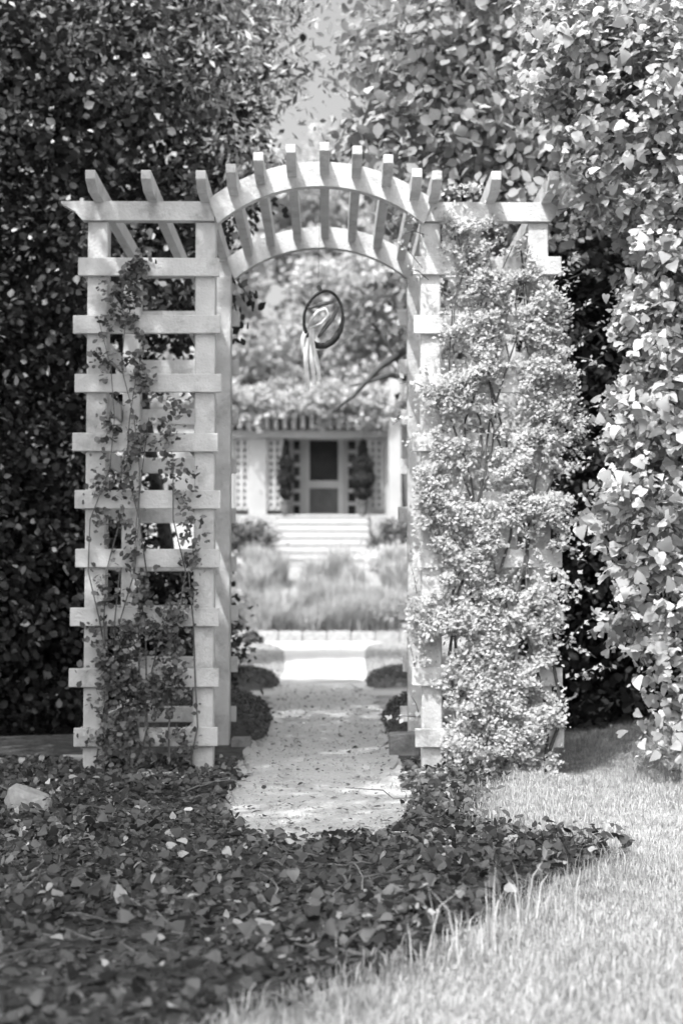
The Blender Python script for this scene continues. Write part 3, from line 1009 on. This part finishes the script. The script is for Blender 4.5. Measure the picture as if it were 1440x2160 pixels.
ie = [((1.62, 7.15, 3.4), (.62, .45, .62)), ((1.35, 7.2, 3.7), (.5, .45, .4)), ((1.70, 7.1, 2.6), (.42, .4, .5)), ((1.68, 7.1, 1.95), (.38, .35, .45)),
      ((1.62, 7.05, 1.4), (.42, .35, .42)), ((1.68, 7.0, .85), (.28, .28, .36)), ((1.76, 7.0, .3), (.2, .26, .26)), ((1.05, 7.6, 3.9), (.45, .4, .3))]


def keep_ivy(c):
    px = 690 + c[:, 0] / c[:, 1] * FPX
    py = 1245 - (c[:, 2] - EYE) / c[:, 1] * FPX
    lim = np.interp(py, [40, 400, 480, 620, 800, 950, 1050, 1250, 1450, 1640], [1050, 1160, 1255, 1285, 1255, 1230, 1205, 1225, 1270, 1325])
    return px > lim + 30 * np.sin(py / 37.0) + 20 * np.sin(py / 13.0 + c[:, 1] * 9) + 26


P, nr = clumps(ie, 560, 30, .085, keep=keep_ivy, shell=.25, up=.35)
nr = nr + np.array([-.2, -.55, .3])
size = .060 * (.35 + .95 * rng.random(len(P)) ** 1.3)
k = keep_ivy(P - np.array([.02, 0, 0])) & (P[:, 2] > .02)
P, nr, size = P[k], nr[k], size[k]
dist = size / np.linalg.norm(P - np.array(cam.location), axis=1) * (1 + .6 * (P[:, 1] < 7.0))
px = 690 + P[:, 0] / P[:, 1] * FPX
py = 1245 - (P[:, 2] - EYE) / P[:, 1] * FPX
inview = (px > 900) & (px < 1430) & (py > 10) & (py < 1700)
order = np.argsort(-(dist * inview))
big, rest = order[:290], order[290:]
leaves('foliage', P[rest], size[rest], nr[rest], T_LOBE2, M['leaf_ivy'], ivy)
Pq = P[rng.integers(0, len(P), 7000)] + rng.normal(size=(7000, 3)) * .05 + np.array([0, .04, 0])
Pq = Pq[keep_ivy(Pq)]
leaves('foliage', Pq, .032 * (.4 + .9 * rng.random(len(Pq))), rng.normal(size=Pq.shape) * .8 + np.array([-.2, -.4, .4]), T_OVAL, M['leaf_ivy'], ivy)
lm = [np_mesh('leaf', T_LOBE[0] * np.array([sx, 1, cz]), T_LOBE[1], True) for (sx, cz) in ((1, 1), (.85, 1.6), (1.12, .5))]
tones = []
for q, v in enumerate((.34, .48, .58, .22)):
    m = mat_leaf('ivy_leaf_tone', v * .95, v * 1.05, .25, rough=.4, spec=.4)
    tones.append(m)
lms = []
for me in lm:
    for m in tones:
        c = me.copy()
        c.materials.append(m)
        lms.append(c)
for i in big:
    n_ = Vector(nr[i]).normalized()
    o = bpy.data.objects.new('leaf', R.choice(lms))
    C.objects.link(o)
    o.parent = ivy
    q = n_.to_track_quat('Z', 'Y')
    o.rotation_mode = 'QUATERNION'
    # ivy leaves hang tip-down
    o.rotation_quaternion = q @ Euler((0, 0, math.pi + R.uniform(-.9, .9))).to_quaternion()
    o.scale = (size[i],) * 3
    o.location = Vector(P[i]) - ivy.location

# shade tree left of the camera: its crown throws the shade on the ivy bed, the path and the left bay
sh_t = thing('shade_tree', 'large shade tree standing left of the camera above the ivy bed', 'tree', (-4.6, 3.6, 0))
bm = bmesh.new()
tube(bm, wander((-4.6, 3.6, -.2), (-4.2, 3.4, 6.0), 8, .03), [.3, .26, .24, .22, .2, .17, .13, .08], 10)
link('trunk', bm_mesh(bm, 'trunk', True), M['bark'], sh_t)
for k in range(8):
    bm = bmesh.new()
    e = (R.uniform(-5, -2.2), R.uniform(-.5, 6), R.uniform(5.4, 7))
    tube(bm, wander((-4.3, 3.5, R.uniform(3.4, 5.6)), e, 6, .05), [.1, .08, .06, .045, .03, .012], 6)
    link('limb', bm_mesh(bm, 'limb', True), M['bark'], sh_t)
# clump centres: shaded ground points carried up along the sun's direction
cl = []
while len(cl) < 560:
    y = R.uniform(2.0, 15.2)
    e = np.interp(y, [2.0, 3.1, 3.45, 3.8, 4.1, 4.5, 4.9, 5.3, 5.7, 6.1, 6.7, 7.3, 7.9, 8.6, 9.2, 15], [-.8, -.35, 0, .28, .4, .6, .8, 1.0, .65, .5, .42, .36, .36, .6, .75, .6])
    x = R.uniform(-4.5, e - .06)
    h = R.uniform(4.9, 7.6)
    p = Vector((x, y, 0)) + SUN * (h / SUN.z)
    if p.y > 7.6: continue
    if p.z > .96 + (1300 / FPX) * max(p.y, .1) and p.x < .2:
        cl.append(p)
cl = np.array([tuple(p) for p in cl])
P = (cl[:, None, :] + rng.normal(size=(len(cl), 75, 3)) * .15).reshape(-1, 3)
nr = rng.normal(size=P.shape) * .8 + np.array([0, 0, .8])
leaves('crown', P, .10 * (.6 + .8 * rng.random(len(P))), nr, T_OVAL, M['leaf_shade'], sh_t)

# ------------------------------------------------------------------ climbing vines on the arbour
vine = thing('climbing_vine', 'dense small leaved vine smothering the right bay of the arbour', 'vine', (.95, 7.4, 0))


def vine_density(px, py):
    """How thick the vine grows at a place on the trellis front (trellis grid, in photo units at its front plane)."""
    d = np.ones_like(px)
    left = np.interp(py, [380, 430, 470, 560, 700, 800, 860, 1000, 1200, 1330, 1400, 1500, 1640], [960, 942, 948, 950, 940, 908, 888, 890, 884, 872, 905, 940, 950])
    right = np.interp(py, [380, 430, 470, 560, 640, 760, 900, 1100, 1300, 1420, 1500, 1640], [1000, 1020, 1050, 1130, 1180, 1185, 1215, 1175, 1165, 1150, 1165, 1150])
    d *= np.clip((px - left) / 46 + .5, 0, 1) * np.clip((right - px) / 60 + .5, 0, 1)
    d *= (py > 385) * (py < 1655)
    return d


n = 330000
px = rng.uniform(830, 1260, n)
py = rng.uniform(375, 1655, n)


def vnoise(u, v, seed):
    """Smooth value noise in two dimensions."""
    G = np.random.default_rng(seed).random((64, 64))
    iu, iv = np.floor(u).astype(int), np.floor(v).astype(int)
    fu, fv = u - iu, v - iv
    fu, fv = fu * fu * (3 - 2 * fu), fv * fv * (3 - 2 * fv)
    a0 = G[iu % 64, iv % 64] * (1 - fu) + G[(iu + 1) % 64, iv % 64] * fu
    a1 = G[iu % 64, (iv + 1) % 64] * (1 - fu) + G[(iu + 1) % 64, (iv + 1) % 64] * fu
    return a0 * (1 - fv) + a1 * fv


cl_ = (vnoise(px / 60, py / 60, 1) * .5 + vnoise(px / 27, py / 24, 2) * .3 + vnoise(px / 12, py / 12, 3) * .2) * 2 - 1
for (hx_, hy_, sx_, sy_, f_) in ((1075, 495, 42, 20, 1.6), (1100, 622, 20, 26, 1.6), (965, 760, 45, 28, .75), (1100, 732, 28, 18, .9), (930, 645, 40, 26, .6), (1000, 640, 40, 22, .45),
                                 (1100, 1225, 20, 22, .9), (950, 1350, 30, 24, .7), (1105, 1365, 22, 20, .9), (1000, 900, 40, 22, .5), (1030, 1040, 36, 22, .5), (960, 1250, 40, 28, .55), (1165, 560, 30, 24, .6), (1170, 690, 26, 20, .5), (1175, 810, 24, 20, .5),
                                 (1172, 1180, 22, 22, .5), (1172, 1430, 26, 24, 1.0), (1172, 1555, 26, 24, .9), (905, 1500, 40, 30, .6), (1120, 1475, 20, 22, .8)):
    cl_ = cl_ - f_ * np.exp(-((px - hx_) / sx_) ** 2 - ((py - hy_) / sy_) ** 2)
keep = rng.random(n) < vine_density(px, py) * np.clip(.36 + 1.5 * cl_, .02, .9)
px, py, cl_ = px[keep], py[keep], cl_[keep]
n = len(px)
depth = YF - .02 - .13 * np.clip(cl_ * .8 + .4, 0, 1) * rng.random(n) + .10 * (rng.random(n) < .25) * rng.random(n) + .02 * rng.normal(size=n)
P = np.stack([(px - 690) / FPX * YF, depth, EYE + (1245 - py) / FPX * YF], 1)
nr = rng.normal(size=(n, 3)) * .6 + np.array([-.25, -.8, .8])
leaves('foliage', P, .024 * (.45 + .9 * rng.random(n)), nr, T_SMALL, M['leaf_vine'], vine)
# leaves inside the bay and on its far side
n2 = 14000
P2 = np.stack([rng.uniform(.52, 1.2, n2), rng.uniform(7.6, 8.9, n2), rng.uniform(.0, 3.0, n2)], 1)
c2 = np.sin(P2[:, 0] * 9) + np.sin(P2[:, 1] * 7) + np.sin(P2[:, 2] * 8)
P2 = P2[c2 > .5]
leaves('foliage', P2, .034 * (.6 + .8 * rng.random(len(P2))), rng.normal(size=P2.shape) + np.array([0, -.3, .5]), T_SMALL, M['leaf_vine'], vine)
bm = bmesh.new()
for k in range(9):
    x0 = R.uniform(.7, 1.15)
    pts = [Vector((x0 + .09 * math.sin(i * 1.3 + k) + R.uniform(-.03, .03), YF - .01 - .03 * (i % 2), i * .31)) for i in range(10)]
    tube(bm, pts, [.011 - .0009 * i for i in range(10)], 5)
SP = []
for k in range(60):
    side = R.choice((-1, 1, 1, 0))
    z0 = R.uniform(.2, 3.0)
    x0 = {-1: .50, 1: 1.28, 0: R.uniform(.65, 1.15)}[side] + R.uniform(-.06, .04)
    a0 = Vector((x0, YF - .05, z0 if side else 2.75))
    v = Vector((side * R.uniform(.03, .16) + R.uniform(-.04, .04), R.uniform(-.12, 0), R.uniform(-.08, .16)))
    pts = [a0, a0 + v * .5 + Vector((0, 0, .02)), a0 + v]
    tube(bm, pts, [.003, .0024, .0012], 4)
    for q in range(12):
        t_ = R.random()
        SP.append(a0 + v * t_ + Vector((R.gauss(0, .012), R.gauss(0, .012), R.gauss(0, .012) + .02 * t_)))
SP = np.array([tuple(p) for p in SP])
link('stem', bm_mesh(bm, 'stem'), M['bark'], vine, 'stuff')
leaves('foliage', SP, .03 * (.5 + .8 * rng.random(len(SP))), rng.normal(size=SP.shape) * .6 + np.array([-.2, -.7, .7]), T_SMALL, M['leaf_vine'], vine)

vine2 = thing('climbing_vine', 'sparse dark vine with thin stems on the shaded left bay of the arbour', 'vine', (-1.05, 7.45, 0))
bm = bmesh.new()
for k in range(9):
    x0 = (-1.19, -1.02, -1.0, -.97, -1.14, -.80, -.72, -1.08, -.88)[k]
    nmax = (10, 11, 9, 8, 6, 7, 5, 5, 4)[k]
    pts = [Vector((x0 + .05 * math.sin(i * 1.1 + k * 2) + R.uniform(-.03, .03), YF - .006 - .016 * (i % 2), -.02 + i * .27)) for i in range(nmax)]
    tube(bm, pts, [.0055 - .0004 * i for i in range(nmax)], 5)
link('stem', bm_mesh(bm, 'stem'), M['pale_bark'], vine2, 'stuff')
n = 60000
px = rng.uniform(165, 475, n)
py = rng.uniform(470, 1650, n)
dn = .55 * np.exp(-((px - 285 - 14 * np.sin(py / 60)) / 22) ** 2) * (py > 520) + .35 * np.exp(-((px - 222 - 10 * np.sin(py / 45)) / 18) ** 2) * (py > 560) + .4 * np.exp(-((px - 385 - 20 * np.sin(py / 80)) / 24) ** 2) * (py > 840)
dn += .5 * np.clip((py - 1180) / 200, 0, 1) * np.exp(-((px - 285) / 60) ** 2) * np.clip((1610 - py) / 60, .25, 1)
nz = vnoise(px / 38, py / 38, 21) * .6 + vnoise(px / 16, py / 16, 22) * .4
k = rng.random(n) < dn * np.clip(2.6 * nz - .85, 0, 1) * .8
px, py = px[k], py[k]
n = len(px)
P = np.stack([(px - 690) / FPX * YF, YF - .012 - np.abs(rng.normal(size=n)) * .035, EYE + (1245 - py) / FPX * YF], 1)
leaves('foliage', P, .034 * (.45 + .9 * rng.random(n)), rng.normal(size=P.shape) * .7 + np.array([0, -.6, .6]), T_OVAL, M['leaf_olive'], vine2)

# dark sprig reaching in behind the left arch post
sp = thing('hanging_sprig', 'dark leafy sprig hanging beside the left post inside the arch', 'plant', W(496, 640, 9.2))
bm = bmesh.new()
a0 = W(470, 560, 9.2)
pts = [a0, W(500, 590, 9.2), W(520, 620, 9.2), W(535, 655, 9.2)]
tube(bm, pts, [.008, .006, .004, .002], 5)
pts2 = [a0, W(492, 630, 9.2), W(505, 680, 9.2), W(498, 725, 9.2)]
tube(bm, pts2, [.008, .006, .004, .002], 5)
link('stem', bm_mesh(bm, 'stem'), M['twig'], sp)
LP = []
for ps in (pts, pts2):
    for q in range(26):
        i = R.randrange(3)
        LP.append(ps[i].lerp(ps[i + 1], R.random()) + Vector((R.gauss(0, .035), R.gauss(0, .03), R.gauss(0, .03))))
LP = np.array([tuple(p) for p in LP])
lv = [np_mesh('leaf', T_OVAL[0], T_OVAL[1])]
lv[0].materials.append(M['leaf_dark'])
for p in LP:
    o = bpy.data.objects.new('leaf', lv[0])
    C.objects.link(o)
    o.parent = sp
    o.location = Vector(p) - sp.location
    o.rotation_euler = (R.uniform(.4, 1.9), R.uniform(-.8, .8), R.uniform(0, 6.28))
    o.scale = (R.uniform(.05, .085),) * 3

# ------------------------------------------------------------------ ivy on the ground, grass, litter, stones
n = 30000
y = 2.9 + (7.9 - 2.9) * rng.random(n) ** .9
x = rng.uniform(-2.6, 1.25, n)
e = bed_shade_edge(y)
keep = (x < e + .05 * rng.normal(size=n)) & (~on_path(x, y, .03)) & (np.hypot(x + 1.24, (y - 6.0) * .7) > .16)
pat = np.sin(x * 4 + 1.5 * np.sin(y * 2.3)) + np.sin(y * 5 + 1.3 * np.sin(x * 3.1))
keep &= rng.random(n) < np.clip(.62 + .3 * pat, .18, 1)
x, y = x[keep], y[keep]
nearp = np.clip((5.55 - y) / .5, 0, 1) + np.clip((np.abs(x + .03) - .5) / .3, 0, 1)
hgt = .018 + (.02 + .07 * np.clip(nearp, 0, 1)) * rng.random(len(x)) ** 1.3 + .02 * np.clip(nearp, 0, 1) * np.sin(x * 6) * np.sin(y * 5)
z = ground_z(x, y) + np.maximum(hgt, .02)
z = np.where((y > 6.9) & (x < -.4), ground_z(x, y) + .02 + .03 * rng.random(len(x)), z)      # low under the left bay
P = np.stack([x, y, z], 1)
nr = rng.normal(size=P.shape) * .6 + np.array([0, -.25, 1.0])
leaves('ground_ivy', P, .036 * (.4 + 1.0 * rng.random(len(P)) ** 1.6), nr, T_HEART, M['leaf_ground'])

n = 22000
y = 2.9 + 5.2 * rng.random(n)
x = rng.uniform(-2.6, 1.2, n)
k = (x < bed_shade_edge(y)) & ~on_path(x, y, .02)
x, y = x[k], y[k]
P = np.stack([x, y, ground_z(x, y) + .010 + .02 * rng.random(len(x))], 1)
leaves('leaf_litter', P, .030 * (.3 + 1.0 * rng.random(len(P))), rng.normal(size=P.shape) * .35 + np.array([0, 0, 1]), T_OVAL, M['litter'])
bm = bmesh.new()
for k in range(110):                                # runners of the ivy and fallen twigs
    y0 = R.uniform(3.0, 7.2)
    x0 = R.uniform(-2, float(bed_shade_edge(y0)) - .1)
    if on_path(np.array(x0), np.array(y0), -.25): continue
    a_ = R.uniform(0, 6.28)
    b0 = Vector((x0, y0, .03)); b1 = b0 + Vector((math.cos(a_), math.sin(a_), 0)) * R.uniform(.12, .4) + Vector((0, 0, R.uniform(0, .07)))
    tube(bm, wander(b0, b1, 5, .12), [.004, .0035, .003, .0025, .0015], 4)
link('ivy_runners', bm_mesh(bm, 'ivy_runners'), M['pale_bark'], None, 'stuff')
n = 5000
y = 5.45 + 9 * rng.random(n) ** 1.6
x = rng.uniform(-.5, .44, n)
k = on_path(x, y, 0)
x, y = x[k], y[k]
n = len(x)
r_ = .002 + .006 * rng.random(n) ** 3
TV = np.array([(1, 0, 0), (0, 1, 0), (-1, 0, 0), (0, -1, 0), (0, 0, .7), (0, 0, -.7)], float)
TF = np.array([(0, 1, 4), (1, 2, 4), (2, 3, 4), (3, 0, 4), (1, 0, 5), (2, 1, 5), (3, 2, 5), (0, 3, 5)])
V = (TV[None] + rng.normal(size=(n, 6, 3)) * .18) * r_[:, None, None] + np.stack([x, y, .014 + r_ * .4], 1)[:, None]
link('pebbles', np_mesh('pebbles', V.reshape(-1, 3), (TF[None] + np.arange(n)[:, None, None] * 6).reshape(-1, 3)), M['gravel'], None, 'stuff')

# lawn grass in the sun at the right and in front
n = 400000
y = 2.7 + 7.0 * rng.random(n) ** 1.5
x = rng.uniform(-1.4, 4.0, n)
e = bed_shade_edge(y)
keep = (x > e + .06 * rng.normal(size=n)) & (np.abs(x) < y * .30 + 1.2)
keep &= ~((np.abs(x) < .5) & (y > 5.3))
keep &= rng.random(n) < np.clip(.35 + 1.1 * (vnoise(x * 4 + 9, y * 3, 8) * .6 + vnoise(x * 11, y * 9, 9) * .4), .2, 1)
x, y = x[keep], y[keep]
near = np.abs(x - bed_shade_edge(y))
pt = vnoise(x * 3.1 + 20, y * 2.2, 5) * .6 + vnoise(x * 9 + 40, y * 7, 6) * .4
H = .010 + (.012 + .05 * pt) * rng.random(len(x)) + .07 * np.exp(-near * 9) * rng.random(len(x)) ** 3
P = np.stack([x, y, ground_z(x, y) - .003], 1)
grass_blades('lawn_grass', P, H, .0036, M['grass'], lean=1.3)
# far lawn, both sides of the pale walk
n = 26000
x = rng.uniform(-3.4, 3.2, n)
y = rng.uniform(15.1, 25.0, n)
xl = np.interp(y, [14.9, 17, 19, 22, 24, 25.2], [-.52, -.52, -.58, -.68, -.82, -1.05])
xr = np.interp(y, [14.9, 17, 19, 22, 24, 25.2], [.44, .48, .52, .60, .68, .85])
k = (x < xl) | (x > xr)
x, y = x[k], y[k]
grass_blades('lawn_grass', np.stack([x, y, ground_z(x, y)], 1), .018 + .015 * rng.random(len(x)), .014, M['grass'], lean=.9)
# tall grass tufts along the edge of the bed
for (px_, py_, h_, lab) in ((960, 2030, .34, 'tall forked grass tuft standing against the dark ivy at the near lawn edge'), (1060, 1985, .30, 'leaning grass tuft right of the tallest one at the lawn edge'),
                       (1150, 1940, .24, 'feathery grass tuft at the bend of the shaded lawn edge'), (1270, 1850, .16, 'small grass tuft at the right tip of the dark shade'), (790, 2060, .16, 'short ragged grass tuft nearest the bottom of the ivy bed')):
    Yd = 2880 / (py_ - 1245)
    x = (px_ - 690) / FPX * Yd
    t = thing('grass_tuft', lab, 'grass tuft', (x, Yd, 0), 'tall grass tufts along the ivy bed')
    n = 34
    P = np.stack([x + .06 * rng.normal(size=n), Yd + .03 * rng.normal(size=n), 0 * rng.random(n)], 1)
    grass_blades('blades', P, h_ * (.22 + .78 * rng.random(n) ** 2.5), .0042, M['grass'], t, lean=.9)

# fallen leaves and crumbs on the path
n = 900
y = 5.5 + 9 * rng.random(n) ** 1.4
x = rng.uniform(-.48, .42, n)
k = on_path(x, y, 0) & (rng.random(n) < .35 + .65 * np.abs(x + .03) / .45)
x, y = x[k], y[k]
P = np.stack([x, y, .02 + .006 * rng.random(len(x))], 1)
leaves('fallen_leaves', P, .028 * (.4 + 1.0 * rng.random(len(x))), rng.normal(size=P.shape) * .25 + np.array([0, 0, 1]), T_OVAL, M['litter'])

# stone at the left edge and a weathered board end lying behind it
c = W(62, 1722, 6.05)
bm = bmesh.new()
bmesh.ops.create_icosphere(bm, subdivisions=3, radius=1)
for v in bm.verts:
    d = v.co.copy()
    f = 1 + .12 * math.sin(3 * d.x + 1) * math.cos(4 * d.y) + .06 * math.sin(9 * d.z + 5 * d.x)
    v.co = Vector((d.x * .10 * f, d.y * .10 * f, max(-.03, min(d.z * .10 * f - .03 * d.x, .062 - d.x * .035))))
    v.co += Vector((c.x, c.y, .06))
tag(link('rock', bm_mesh(bm, 'rock', True), M['stone'], None), 'pale flat topped rock among the ivy at the left edge', 'rock')
c = W(158, 1602, 8.0)
bm = bmesh.new()
box(bm, c.x - .075, c.x + .06, c.y - .05, c.y + .05, -.01, c.z + .025, .006, .006)
tag(link('stone_block', bm_mesh(bm, 'stone_block'), M['concrete'], None), 'small pale stone block at the foot of the left outer arbour post', 'stone')
